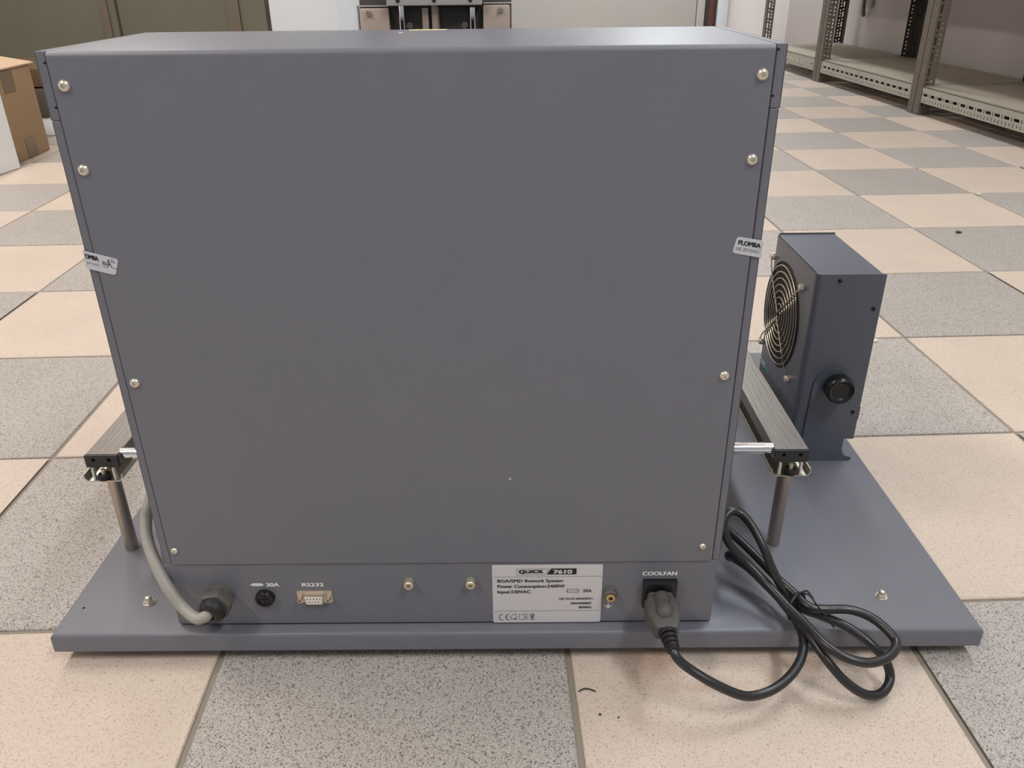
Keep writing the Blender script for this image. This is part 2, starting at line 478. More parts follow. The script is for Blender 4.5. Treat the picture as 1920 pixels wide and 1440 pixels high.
fo = thing('foam_block', 'white foam packing block standing at the left edge beside the carton', 'foam block', (-1.315, 2.243, 0), math.radians(-7))
bm = bmesh.new(); box(bm, -0.4, 0, -0.5, 0, 0.0, 0.33, bev=0.006); link('block', bm, 'foam', fo)
bm = bmesh.new(); box(bm, -0.36, -0.04, -0.46, -0.04, 0.331, 0.345, bev=0.004); link('lid_ridge', bm, 'foam', fo)

cr = thing('storage_crate', 'dark storage crate half hidden between the carton and the machine', 'crate', (-1.62, 2.98, 0))
bm = bmesh.new(); box(bm, -0.3, 0.14, -0.13, 0.3, 0.075, 0.185, bev=0.008); link('bin', bm, 'crate', cr)
bm = bmesh.new(); box(bm, -0.3, 0.14, -0.13, 0.3, 0.19, 0.265, bev=0.008); link('upper_bin', bm, 'parcel_tape', cr)
bm = bmesh.new(); box(bm, -0.29, 0.13, -0.12, 0.29, 0.0, 0.074, bev=0.008); link('plinth', bm, 'foam', cr)

# ------------------------------------------------------------------ right: slotted-angle shelving
FX, RX = 2.17, 2.72
ZD, ZB = 0.117, 0.053
def holes_post(h, w):
    hs = []
    z = 0.035
    while z < h - 0.06:
        hs.append((0.010, 0.019, z, z + 0.034)); hs.append((0.010, 0.019, z + 0.043, z + 0.053))
        for q in (0.0, 0.018, 0.036): hs.append((w - 0.022, w - 0.012, z + q, z + q + 0.010))
        z += 0.062
    return hs
def post_mesh(front):
    """slotted L angle; front: flange along y faces the aisle, web runs into the shelf"""
    h, w, s = 1.9, 0.05, 0.002
    bm = bmesh.new()
    hs = holes_post(h, w)
    if front:
        perforated(bm, 0, w, 0, h, hs, lambda u, v, d: (u, d, v), 0, s)
        dots = [(0.020, 0.026, 0.03 + 0.045 * k, 0.036 + 0.045 * k) for k in range(40)]
        perforated(bm, s, 0.046, 0, h, dots, lambda u, v, d: (d, u, v), 0, s)
    else:
        perforated(bm, 0, w, 0, h, [(w - a[1], w - a[0], a[2], a[3]) for a in hs], lambda u, v, d: (u - w, d, v), 0, s)
        dots = [(0.020, 0.026, 0.03 + 0.062 * k, 0.036 + 0.062 * k) for k in range(29)]
        perforated(bm, 0.002, 0.046, 0, h, dots, lambda u, v, d: (d, -u, v), -s, 0)
    me = bpy.data.meshes.new('post'); bmesh.ops.recalc_face_normals(bm, faces=bm.faces); bm.to_mesh(me); bm.free()
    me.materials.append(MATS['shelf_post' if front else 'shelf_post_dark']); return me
PF, PR = post_mesh(True), post_mesh(False)

def shelf_bay(y0, y1, label):
    L = y1 - y0
    t = thing('shelving_bay', label, 'shelf', (FX, y0, 0), group='slotted angle shelving along the right wall')
    for y in (0.0, L - 0.048):
        o = bpy.data.objects.new('post', PF); C.objects.link(o); o.parent = t; o.location = (0, y, 0)
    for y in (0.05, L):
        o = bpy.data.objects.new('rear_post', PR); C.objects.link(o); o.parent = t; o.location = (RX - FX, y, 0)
    for zd, hasholes in ((ZD, True), (0.70, False), (1.28, False)):
        bm = bmesh.new(); hs = []
        if hasholes:
            y = 0.075
            while y < L - 0.09:
                hs.append((y, y + 0.036, -0.036, -0.025)); hs.append((y + 0.045, y + 0.051, -0.0385, -0.0235))
                y += 0.061
            y = 0.07; k = 0
            while y < L - 0.075:
                hs.append((y + 0.0003, y + 0.0063, -0.0590 if k % 2 else -0.0565, -0.0455)); y += 0.0235; k += 1
            hs2 = [h for h in hs if h[3] > -0.04]; hs3 = [h for h in hs if h[3] < -0.04]
            perforated(bm, 0.05, L - 0.05, -0.042, 0.0, hs2, lambda u, v, d: (d, u, v), 0.003, 0.005, cut=0.3)
            perforated(bm, 0.05, L - 0.05, -0.064, -0.042, hs3, lambda u, v, d: (d, u, v), 0.003, 0.005, cut=0.2)
        else:
            box(bm, 0.003, 0.005, 0.05, L - 0.05, -0.064, 0.0)
        box(bm, 0.003, 0.05, 0.05, L - 0.05, -0.002, 0.0)
        b = link('front_beam', bm, 'shelf_beam', t, smooth=False); b.location = (0, 0, zd)
        bm = bmesh.new(); box(bm, RX - FX - 0.002, RX - FX, 0.05, L - 0.05, -0.064, 0.0); box(bm, RX - FX - 0.04, RX - FX, 0.05, L - 0.05, -0.003, -0.001)
        b = link('rear_beam', bm, 'shelf_beam', t, smooth=False); b.location = (0, 0, zd - 0.002)
        bm = bmesh.new(); box(bm, 0.012, RX - FX - 0.004, 0.012, L - 0.012, 0.0005, 0.0045, bev=0.001)
        b = link('deck', bm, 'shelf_deck', t); b.location = (0, 0, zd)
    return t
shelf_bay(1.88, 3.09, 'grey slotted shelving bay nearest the camera at the right edge')
shelf_bay(3.095, 4.27, 'grey slotted shelving bay between the two front posts along the right wall')
shelf_bay(4.275, 5.33, 'far slotted shelving bay partly hidden behind the grey machine')

wb = thing('wall_bracket', 'small grey bracket hanging on the right wall above the shelf', 'bracket', (WX, 5.12, 0.30))
bm = bmesh.new(); prism(bm, rrect(-0.04, 0.04, 0.05, 0.22, 0.008), YZ, -0.02, 0.0); link('plate', bm, 'shelf_beam', wb)
bm = bmesh.new(); tube(bm, catmull([(-0.02, 0.0, 0.14), (-0.05, 0.0, 0.10), (-0.05, 0.0, 0.04), (-0.035, 0.02, 0.005), (-0.02, 0.05, 0.0)], 5), 0.012, 8); link('hook', bm, 'shelf_post', wb)

# ------------------------------------------------------------------ the machine
MO = (-0.152777, -0.044356, 0); MR = math.radians(-2.0637)
ST = thing('rework_station', 'large dark grey sheet metal machine on a wide base, seen from the back', 'machine', MO, MR)
RP = 0.0105                      # plane of the rear panel

# base tray
bm = bmesh.new()
box(bm, 0, 0.8717, 0, 0.62, 0.014, 0.034, bev=0.004, seg=3, edges=lambda e: all(v.co.z > 0.03 for v in e.verts))
base = link('base_tray', bm, 'paint', ST)
def acorn(x, y):
    bm = bmesh.new()
    lathe(bm, (x, y, 0.034), (0, 0, 1), [(0, 0.0058), (0.0008, 0.0058)], 16)
    lathe(bm, (x, y, 0.0348), (0, 0, 1), [(0, 0.0048), (0.003, 0.0048)], 6, 0.3)
    lathe(bm, (x, y, 0.0378), (0, 0, 1), [(0, 0.0036), (0.002, 0.0034), (0.0036, 0.0024), (0.0044, 0.0)], 14)
    link('cap_nut', bm, 'screw_metal', base)
acorn(0.0762, 0.0441); acorn(0.794, 0.0452)
bm = bmesh.new(); lathe(bm, (0.0148, 0.0372, 0.0335), (0, 0, 1), [(0, 0.0015), (0.0008, 0.0012)], 10); link('rivet', bm, 'dark_gap', base)
for x in (0.07, 0.80):
    for y in (0.07, 0.55):
        bm = bmesh.new(); lathe(bm, (x, y, 0.0), (0, 0, 1), [(0, 0.014), (0.002, 0.016), (0.012, 0.018), (0.0142, 0.018)], 20); link('foot', bm, 'rubber', ST)

# body: inner core behind the seams, panels in front
bm = bmesh.new(); box(bm, 0.121, 0.6175, 0.0155, 0.198, 0.0345, 0.5365); link('chassis', bm, 'dark_gap', ST)
# one bent sheet: rear panel + top cover
bm = bmesh.new()
prof = [(RP, 0.1083), (RP, 0.5355)]
for i in range(1, 6):
    a = math.radians(180 - 90 * i / 5); prof.append((RP + 0.0042 + 0.0042 * math.cos(a), 0.5355 + 0.0042 * math.sin(a)))
prof += [(0.2, 0.5397), (0.2, 0.5377), (RP + 0.0042, 0.5377), (RP + 0.002, 0.5350), (RP + 0.002, 0.1083)]
prism(bm, prof, YZ, 0.1258, 0.6132)
rear = link('rear_panel', bm, 'paint', ST, sharp=25)
# side panels with a return flange on the back, the upper pair a separate piece
def side(x0, x1, z0, z1, nm, out):
    bm = bmesh.new(); xe = x0 if out < 0 else x1; xi = x1 if out < 0 else x0
    box(bm, min(xe, xi), max(xe, xi), RP + 0.0012, RP + 0.003, z0, z1, bev=0.0006, seg=1)
    s0, s1 = (xe, xe + 0.0016) if out < 0 else (xe - 0.0016, xe)
    box(bm, s0, s1, RP + 0.0012, 0.2, z0, z1, bev=0.0006, seg=1)
    return link(nm, bm, 'paint', ST)
side(0.1182, 0.1250, 0.1083, 0.4946, 'side_panel', -1)
side(0.6140, 0.6208, 0.1083, 0.4983, 'side_panel', 1)
for x0, x1, o_, z0 in ((0.1178, 0.1250, -1, 0.4948), (0.6140, 0.6214, 1, 0.4985)):
    s = side(x0, x1, z0, 0.5397, 'upper_side_cover', o_)
    bm = bmesh.new(); box(bm, x0 + 0.0005, x1 - 0.0003, RP + 0.0013, 0.2, 0.5380, 0.5396); link('top_edge', bm, 'paint', s)
    for z in ((0.5325, 0.5038) if o_ < 0 else (0.5362, 0.5067)):
        xa = x1 - 0.0034 if o_ < 0 else x0 - 0.0004
        bm = bmesh.new(); box(bm, xa + (0.0014 if o_ < 0 else 0), xa + (0.0038 if o_ < 0 else 0.0024), RP + 0.0008, RP + 0.0013, z - 0.0006, z + 0.0006); link('slot', bm, 'dark_gap', s)
# connector panel below
bm = bmesh.new(); box(bm, 0.1176, 0.6196, RP + 0.0015, RP + 0.004, 0.0358, 0.1077, bev=0.0008, seg=1)
conn = link('connector_panel', bm, 'paint', ST)
CP = RP + 0.0015
for xa in (0.1178, 0.6178):
    bm = bmesh.new(); box(bm, xa, xa + 0.0016, RP + 0.004, 0.2, 0.0355, 0.1075); link('lower_side', bm, 'paint', ST)

# dome screws of the rear panel
def screw_mesh(r, h):
    b = bmesh.new()
    lathe(b, (0, 0, 0), (0, -1, 0), [(-0.0012, r), (0, r), (h * 0.45, r * 0.92), (h * 0.8, r * 0.68), (h * 0.97, r * 0.42), (h * 0.97, r * 0.34), (h * 0.45, r * 0.26), (h * 0.45, 0)], 18)
    return b
proto = link('screw', screw_mesh(0.0042, 0.0028), 'screw_metal', rear)
pts = [(0.1338, 0.5179), (0.1330, 0.4614), (0.1325, 0.2923), (0.1312, 0.1237), (0.6062, 0.5206), (0.6060, 0.4642), (0.6047, 0.2945), (0.6037, 0.1245)]
for i, (x, z) in enumerate(pts):
    s = 0.8 if z < 0.2 else 1.0
    o = proto if i == 0 else copy_obj(proto, rear)
    o.location = (x, RP, z); o.scale = (s, s, s); o.rotation_euler = (0, random.uniform(0, 2), 0)
# scuffs: small chip and pale tape on the top
bm = bmesh.new(); prism(bm, [(0.3485, 0.186), (0.3815, 0.188), (0.381, 0.196), (0.349, 0.195)], XY, 0.5397, 0.54); link('paper_tape', bm, 'tape_yellow', rear)
bm = bmesh.new(); prism(bm, [(0.3440, 0.155), (0.3475, 0.157), (0.347, 0.163), (0.3435, 0.161)], XY, 0.5397, 0.53985); link('paper_tape', bm, 'tape_yellow', rear)
for (x, z) in ((0.4325, 0.198), (0.2565, 0.262), (0.2568, 0.246)):
    bm = bmesh.new(); prism(bm, [(x - 0.0007, z - 0.0008), (x + 0.0009, z - 0.0007), (x, z + 0.0012)], XZ, RP - 0.0002, RP + 0.0002); link('paint_chip', bm, 'print_white' if z < 0.2 else 'print_grey', rear)

# seal stickers
def sticker(poly, right):
    b = bmesh.new()
    prism(b, poly, XZ, RP - 0.0004, RP + 0.0002)
    ob = link('seal_sticker', b, 'sticker', ST, smooth=False)
    ob['label'] = 'white PLOMBA seal sticker at the %s edge' % ('right' if right else 'left')
    return ob
def rquad(P, r=0.0025):
    out = []
    for i in range(4):
        a, b, c = Vector(P[i - 1]), Vector(P[i]), Vector(P[(i + 1) % 4])
        ra = r if P[i] not in SHARP else 0.0002
        p1 = b + (a - b).normalized() * ra; p2 = b + (c - b).normalized() * ra
        for k in range(5):
            t = k / 4; out.append(tuple((1 - t) ** 2 * p1 + 2 * t * (1 - t) * b + t * t * p2))
    return out
SHARP = [(0.6212, 0.4052), (0.6212, 0.3922)]
stR = sticker(rquad([(0.6019, 0.4087), (0.5995, 0.3962), (0.6212, 0.3922), (0.6212, 0.4052)]), True)
SHARP = [(0.1182, 0.4024), (0.1182, 0.3885)]
stL = sticker(rquad([(0.1182, 0.4024), (0.1182, 0.3885), (0.1380, 0.3830), (0.1426, 0.3955)]), False)
# part of each sticker wraps round the side
bm = bmesh.new(); prism(bm, [(RP - 0.0004, 0.4052), (RP - 0.0004, 0.3922), (RP + 0.02, 0.3905), (RP + 0.022, 0.4030)], YZ, 0.6210, 0.6214); link('wrapped_end', bm, 'sticker', stR, smooth=False)
bm = bmesh.new(); prism(bm, [(RP - 0.0004, 0.4024), (RP - 0.0004, 0.3885), (RP + 0.02, 0.3925), (RP + 0.02, 0.4060)], YZ, 0.1177, 0.1181); link('wrapped_end', bm, 'sticker', stL, smooth=False)
def slanted(x0, z0, k): return lambda u, w: (u, RP - 0.0006, w + (u - x0) * k)
text_mesh('PLOMBA', 0.6032, 0.6200, 0.4026, 0.4062, 0, 'lettering', 'print_black', stR, bold=0.014, fn=slanted(0.6032, 0, -0.185))
text_mesh('NIE ZRYWA\u0106!', 0.6020, 0.6196, 0.3984, 0.4020, 0, 'lettering', 'print_grey', stR, bold=0.0, fn=slanted(0.6020, 0, -0.185))
text_mesh('OMBA', 0.1186, 0.1281, 0.3968, 0.4004, 0, 'lettering', 'print_black', stL, bold=0.014, fn=slanted(0.1186, 0, -0.28))
text_mesh('RYWA\u0106!', 0.1190, 0.1278, 0.3925, 0.3948, 0, 'lettering', 'print_grey', stL, bold=0.0, fn=slanted(0.1190, 0, -0.28))
text_mesh('BI', 0.1305, 0.1333, 0.3915, 0.3944, 0, 'lettering', 'print_black', stL, bold=0.0, fn=slanted(0.1305, 0, -0.28))
text_mesh('A', 0.1336, 0.1366, 0.3900, 0.3962, 0, 'lettering', 'print_black', stL, bold=0.0, fn=slanted(0.1336, 0, -0.28))
text_mesh('LL', 0.1370, 0.1399, 0.3934, 0.3962, 0, 'lettering', 'print_black', stL, bold=0.0, fn=slanted(0.1370, 0, -0.28))
bm = bmesh.new(); f_ = slanted(0.1305, 0, -0.28)
bar2d(bm, [(0.1300, 0.3900), (0.1334, 0.3902), (0.1342, 0.3915)], 0.0003, 0, f_); bar2d(bm, [(0.1368, 0.3915), (0.1374, 0.3908), (0.1404, 0.3906)], 0.0003, 0, f_)
link('underline', bm, 'print_black', stL, smooth=False)

# printed words on the connector panel
PY = CP - 0.0003
text_mesh('20A', 0.2068, 0.2191, 0.0810, 0.0853, PY, 'lettering', 'print_white', conn, bold=0.014)
bm = bmesh.new(); prism(bm, rrect(0.1938, 0.2036, 0.0817, 0.0845, 0.0006), XZ, PY, CP); bar2d(bm, [(0.1922, 0.0831), (0.2052, 0.0831)], 0.0007, PY); link('fuse_symbol', bm, 'print_white', conn, smooth=False)
text_mesh('RS232', 0.2398, 0.2600, 0.0808, 0.0850, PY, 'lettering', 'print_white', conn, bold=0.014)
text_mesh('COOLFAN', 0.5521, 0.5837, 0.0909, 0.0953, PY, 'lettering', 'print_white', conn, bold=0.014)
bm = bmesh.new()
bar2d(bm, [(0.5223, 0.0590), (0.5223, 0.0540)], 0.0007, PY)
for w, z in ((0.0032, 0.0555), (0.002, 0.0540), (0.001, 0.0527)): bar2d(bm, [(0.5223 - w, z), (0.5223 + w, z)], 0.0007, PY)
link('earth_symbol', bm, 'print_white', conn, smooth=False)

# fuse holder
bm = bmesh.new(); lathe(bm, (0.2045, CP, 0.0688), (0, -1, 0), [(0, 0.0088), (0.004, 0.0088), (0.0052, 0.0080), (0.0052, 0.0064), (0.0040, 0.0060), (0.0046, 0.0), ], 28)
fh = link('fuse_holder', bm, 'knob_black', ST)
bm = bmesh.new(); box(bm, 0.2045 - 0.0036, 0.2045 + 0.0036, CP - 0.0052, CP - 0.0038, 0.0683, 0.0693); box(bm, 0.2040, 0.2050, CP - 0.0052, CP - 0.0038, 0.0652, 0.0724); link('cross_slot', bm, 'rubber', fh)
# serial socket
bm = bmesh.new(); prism(bm, rrect(0.2340, 0.2668, 0.0622, 0.0760, 0.0015), XZ, CP - 0.001, CP); dsub = link('serial_port', bm, 'dsub_shell', ST)
dsub['label'] = 'gold nine-hole serial port'
def dshape(x0, x1, z0, z1, s): return [(x0, z1), (x0 + s, z0), (x1 - s, z0), (x1, z1)]
bm = bmesh.new(); prism(bm, dshape(0.2418, 0.2594, 0.0645, 0.0738, 0.0014), XZ, CP - 0.0062, CP - 0.001); link('shell', bm, 'dsub_shell', dsub)
bm = bmesh.new(); prism(bm, dshape(0.2424, 0.2588, 0.0651, 0.0733, 0.0014), XZ, CP - 0.0066, CP - 0.006); ins = link('insert', bm, 'dsub_white', dsub)
bm = bmesh.new()
for k in range(5): lathe(bm, (0.2506 + (k - 2) * 0.0029, CP - 0.0066, 0.0712), (0, -1, 0), [(0, 0.0006), (0.0001, 0.0006)], 8)
for k in range(4): lathe(bm, (0.2506 + (k - 1.5) * 0.0029, CP - 0.0066, 0.0676), (0, -1, 0), [(0, 0.0006), (0.0001, 0.0006)], 8)
link('pin_holes', bm, 'dark_gap', dsub)
for x in (0.2375, 0.2637):
    bm = bmesh.new(); lathe(bm, (x, CP - 0.001, 0.0690), (0, -1, 0), [(0, 0.0024), (0.006, 0.0024), (0.006, 0.0013), (0.002, 0.0012), (0.002, 0)], 6); link('standoff', bm, 'dsub_shell', dsub)
# two socket head bolts
for x in (0.3389, 0.3952):
    bm = bmesh.new(); lathe(bm, (x, CP, 0.0858), (0, -1, 0), [(0, 0.0044), (0.0065, 0.0044), (0.0072, 0.0038), (0.0072, 0.0022), (0.004, 0.0021), (0.004, 0)], 20)
    link('socket_bolt', bm, 'zinc', ST)
bm = bmesh.new(); bar2d(bm, [(0.401, 0.0835), (0.4035, 0.0815), (0.4045, 0.084)], 0.0005, PY); link('scratch', bm, 'print_grey', conn, smooth=False)
# earth terminal
bm = bmesh.new(); lathe(bm, (0.5235, CP, 0.0705), (0, -1, 0), [(0, 0.0062), (0.0045, 0.0062), (0.0055, 0.0052), (0.0055, 0)], 24); et = link('earth_terminal', bm, 'gland_grey', ST)
bm = bmesh.new(); lathe(bm, (0.5235, CP - 0.0055, 0.0705), (0, -1, 0), [(0, 0.0043), (0.002, 0.0043), (0.0024, 0.0038), (0.0024, 0.0021), (-0.002, 0.0021), (-0.002, 0)], 20); link('brass_sleeve', bm, 'brass', et)
# cool fan outlet socket
bm = bmesh.new(); box(bm, 0.5532, 0.5838, CP - 0.0075, CP, 0.0575, 0.0868, bev=0.0016, seg=2, edges=lambda e: all(v.co.y < CP - 0.005 for v in e.verts)); so = link('outlet_socket', bm, 'knob_black', ST)

# nameplate
bm = bmesh.new(); prism(bm, rrect(0.4150, 0.5158, 0.0358, 0.1040, 0.0018), XZ, CP - 0.0005, CP + 0.0002)
npl = link('nameplate', bm, 'label_white', ST, smooth=False); npl['label'] = 'white printed rating plate'
NY = CP - 0.0007
nx = lambda x: 0.4150 + (x - 25) / 1800 * 0.1008
nz = lambda y: 0.1040 - (y - 45) / 950 * 0.0682
def ntext(s, x0, x1, y0, y1, bold=0.008, m='print_black', yy=None, italic=0.0):
    text_mesh(s, nx(x0), nx(x1), nz(y1), nz(y0), yy or NY, 'lettering', m, npl, bold=bold, italic=italic)
ntext('QUICK', 455, 865, 122, 186, 0.03)
bm = bmesh.new(); bar2d(bm, [(nx(425), nz(108)), (nx(950), nz(106)), (nx(880), nz(203)), (nx(428), nz(203)), (nx(425), nz(108))], 0.00035, NY); link('logo_frame', bm, 'print_grey', npl, smooth=False)
bm = bmesh.new(); bm.faces.new([bm.verts.new((nx(x), NY, nz(y))) for x, y in ((985, 101), (1398, 101), (1398, 196), (912, 196))]); link('logo_block', bm, 'print_black', npl, smooth=False)
ntext('7610', 1018, 1330, 118, 182, 0.025, 'label_white', NY - 0.0002)
bm = bmesh.new(); bar2d(bm, [(nx(40), nz(234)), (nx(1812), nz(228))], 0.0003, NY); bar2d(bm, [(nx(45), nz(800)), (nx(1795), nz(793))], 0.0003, NY); link('rule_lines', bm, 'print_grey', npl, smooth=False)
ntext('BGA/SMD Rework System', 108, 1183, 272, 338)
ntext('Power Consumption:2400W', 108, 1215, 360, 428)
ntext('Input:230VAC', 108, 655, 450, 517)
ntext('20A', 1512, 1660, 440, 490)
bm = bmesh.new(); bar2d(bm, [(nx(1255), nz(440)), (nx(1440), nz(440)), (nx(1440), nz(494)), (nx(1255), nz(494)), (nx(1255), nz(440))], 0.0004, NY); bar2d(bm, [(nx(1228), nz(467)), (nx(1466), nz(467))], 0.00025, NY); link('fuse_symbol', bm, 'print_black', npl, smooth=False)
ntext('QK76101605E0091', 1118, 1675, 580, 618, 0.01)
ntext('306N000807', 1312, 1665, 655, 691, 0.01)
ntext('B00002', 1455, 1665, 722, 758, 0.01)
def arc(cx, cy, r, a0, a1, n=12): return [(nx(cx + r * math.cos(math.radians(a0 + (a1 - a0) * i / n))), nz(cy - r * math.sin(math.radians(a0 + (a1 - a0) * i / n)))) for i in range(n + 1)]
bm = bmesh.new()
bar2d(bm, arc(178, 900, 48, 78, 282), 0.0006, NY); bar2d(bm, arc(283, 900, 48, 78, 282), 0.0006, NY); bar2d(bm, [(nx(235), nz(900)), (nx(275), nz(900))], 0.0006, NY)
link('conformity_mark', bm, 'print_black', npl, smooth=False)
P = lambda *q: [(nx(x), nz(y)) for x, y in q]
bm = bmesh.new(); bar2d(bm, P((325, 940), (325, 900), (310, 900), (372, 850), (390, 862), (390, 842), (405, 842), (405, 878), (425, 900), (418, 900), (418, 940), (325, 940)), 0.0003, NY); bar2d(bm, P((375, 922), (400, 930), (375, 935)), 0.0006, NY); link('house_mark', bm, 'print_black', npl, smooth=False)
bm = bmesh.new(); bar2d(bm, P((465, 852), (525, 858), (548, 848), (606, 852), (606, 938), (548, 936), (525, 944), (465, 938), (465, 852)), 0.0003, NY); bar2d(bm, P((545, 850), (545, 936)), 0.0003, NY); bar2d(bm, P((575, 880), (572, 910)), 0.0007, NY); link('booklet_mark', bm, 'print_black', npl, smooth=False)
bm = bmesh.new(); bar2d(bm, P((650, 850), (715, 850), (705, 870), (655, 870), (650, 850)), 0.0004, NY); bar2d(bm, P((660, 872), (668, 918), (696, 918), (704, 872)), 0.0004, NY); bar2d(bm, P((645, 925), (716, 865)), 0.0004, NY); bar2d(bm, P((645, 865), (716, 925)), 0.0004, NY); bar2d(bm, P((652, 942), (704, 942)), 0.0007, NY); link('bin_mark', bm, 'print_black', npl, smooth=False)

# cable gland and grey lead
GX, GZ = 0.1630, 0.0715
bm = bmesh.new()
lathe(bm, (GX, CP, GZ), (0, -1, 0), [(0, 0.0125), (0.006, 0.0125)], 24)
gl = link('cable_gland', bm, 'gland_grey', ST)
bm = bmesh.new(); lathe(bm, (GX, CP - 0.006, GZ), (0, -1, 0), [(0, 0.0142), (0.001, 0.0150), (0.011, 0.0150), (0.012, 0.0142)], 6, 0.2); link('hex_nut', bm, 'gland_grey', gl)
bm = bmesh.new(); lathe(bm, (GX, CP - 0.018, GZ), (-0.40, -1, -0.14), [(0, 0.0125), (0.004, 0.0122), (0.007, 0.0105), (0.0085, 0.0075), (0.0085, 0.0062), (0.004, 0.006)], 28); link('dome_cap', bm, 'rubber', gl)
bm = bmesh.new()
gp = [(0.1622, -0.004, 0.0715), (0.1592, -0.0115, 0.0700), (0.1552, -0.0145, 0.0685), (0.1500, -0.0145, 0.0672), (0.1434, -0.0108, 0.068), (0.1325, -0.0038, 0.073), (0.1212, 0.0030, 0.087), (0.1104, 0.0133, 0.101), (0.1013, 0.0254, 0.114), (0.0955, 0.0362, 0.124), (0.0934, 0.0459, 0.133), (0.0941, 0.0529, 0.142), (0.096, 0.066, 0.150), (0.100, 0.088, 0.145), (0.103, 0.12, 0.12), (0.104, 0.17, 0.075), (0.104, 0.25, 0.041), (0.104, 0.35, 0.0398)]
tube(bm, catmull(gp, 6), 0.0053, 12); link('grey_lead', bm, 'cable_grey', ST)

# support rails on posts either side
def rail(x0, x1, inner, nm):
    z0, z1, ya, yb = 0.1436, 0.1570, 0.1190, 0.545
    xc = (x0 + x1) / 2
    bm = bmesh.new(); box(bm, x0, x1, ya + 0.004, yb, z0, z1, bev=0.0005, seg=1); r = link('support_rail', bm, 'anodised', ST)
    bm = bmesh.new(); perforated(bm, x0, x1, z0, z1, [(x0 + 0.0065, x0 + 0.0105, 0.1500, 0.1540), (x1 - 0.0105, x1 - 0.0065, 0.1500, 0.1540)], XZ, ya, ya + 0.004)
    link('rail_end', bm, 'anodised_end', r, smooth=False)
    # channel slung under the rail
    a, b = x0 - 0.0035, x1 + 0.0035
    prof = []
    for cx, s in ((b - 0.006, 1), (a + 0.006, -1)):
        seq = []
        for i in range(6):
            t = math.radians(-90 + 115 * i / 5)
            seq.append((cx + s * 0.006 * math.cos(t), 0.1355 + 0.006 * math.sin(t)))
        prof.append(seq)
    outer = list(reversed(prof[1])) + prof[0]
    cen = Vector((xc, 0.139)); inn = []
    for i, q in enumerate(outer):
        pv = Vector(outer[max(i - 1, 0)]); nv = Vector(outer[min(i + 1, len(outer) - 1)])
        d = (nv - pv).normalized(); nrm = Vector((-d.y, d.x)); inn.append(tuple(Vector(q) + nrm * 0.0012))
    bm = bmesh.new(); prism(bm, outer + list(reversed(inn)), XZ, 0.1145, yb - 0.01); link('channel', bm, 'galvanised', r)
    bm = bmesh.new(); lathe(bm, (xc, 0.1175, 0.1312), (0, 0, 1), [(0, 0.0056), (0.0015, 0.0066), (0.0045, 0.0066), (0.006, 0.0056), (0.006, 0.003), (0.005, 0)], 22); link('bumper', bm, 'rubber', r)
    bm = bmesh.new(); lathe(bm, (xc, 0.1175, 0.1362), (0, 0, 1), [(0, 0.0022), (0.0066, 0.0022)], 12); link('bumper_screw', bm, 'zinc', r)
    for dx in (-0.0105, 0.0105):
        bm = bmesh.new(); box(bm, xc + dx - 0.001, xc + dx + 0.001, 0.117, 0.121, 0.1305, 0.1433); link('spacer', bm, 'dsub_white', r)
    for y in (0.131, 0.49):
        bm = bmesh.new(); lathe(bm, (xc + (0.0005 if inner > 0 else 0.0), y, 0.034), (0, 0, 1), [(0, 0.0068), (0.0956, 0.0068)], 24); link('rail_post', bm, 'steel', r)
    xa, xb = (x1 - 0.0002, 0.1181) if inner > 0 else (0.6209, x0 + 0.0002)
    bm = bmesh.new(); lathe(bm, (xa, 0.1315, 0.1527), (1, 0, 0), [(0, 0.0061), (xb - xa - 0.0004, 0.0061)], 24); link('guide_rod', bm, 'chrome', r)
    return r
rail(0.0064, 0.0392, 1, 'left'); rail(0.6958, 0.7292, -1, 'right')

# lift column behind the body, its foot on the base
bm = bmesh.new(); box(bm, 0.2870, 0.4368, 0.3085, 0.36, 0.034, 0.70, bev=0.004); col = link('lift_column', bm, 'column_dark', ST)
for x0, x1, zt_ in ((0.2888, 0.3172, 0.5533), (0.4090, 0.4353, 0.5552)):
    bm = bmesh.new(); box(bm, x0, x1, 0.3, 0.3084, 0.30, zt_, bev=0.0015); pl = link('side_plate', bm, 'bronze_plate', col)
    xb = x0 + 0.0088 if x0 < 0.35 else x0 + 0.0172
    bm = bmesh.new(); lathe(bm, (xb, 0.3, zt_ - 0.0043), (0, -1, 0), [(0, 0.0030), (0.0012, 0.0030), (0.0012, 0.0021), (0.003, 0.0021), (0.003, 0.0012), (0.001, 0.001), (0.001, 0)], 16); link('plate_screw', bm, 'dsub_shell', pl)
bm = bmesh.new()
box(bm, 0.2860, 0.3165, 0.302, 0.3084, 0.5545, 0.5556); box(bm, 0.4095, 0.4374, 0.302, 0.3084, 0.5562, 0.5572)
box(bm, 0.2858, 0.2872, 0.302, 0.3084, 0.30, 0.5556); link('cover_lip', bm, 'frame_light', col)
bm = bmesh.new(); box(bm, 0.3165, 0.4085, 0.292, 0.3084, 0.5552, 0.66, bev=0.0015); blk = link('carriage_block', bm, 'light_metal', col)
for x in (0.3275, 0.3625, 0.3974):
    bm = bmesh.new(); lathe(bm, (x, 0.292, 0.5598), (0, -1, 0), [(0, 0.0019), (0.0006, 0.0019), (0.0006, 0)], 14); link('bolt', bm, 'shell_dark', blk)
for x in (0.3294, 0.3988):
    bm = bmesh.new(); lathe(bm, (x, 0.302, 0.30), (0, 0, 1), [(0, 0.0031), (0.2552, 0.0031)], 16); link('guide_shaft', bm, 'chrome', col)
bm = bmesh.new(); box(bm, 0.3915, 0.4040, 0.2975, 0.3075, 0.5532, 0.5550); link('shaft_collar', bm, 'shell_dark', col)
bm = bmesh.new(); box(bm, 0.3496, 0.3556, 0.3, 0.3083, 0.30, 0.5530); link('spacer_bar', bm, 'bronze_plate', col)
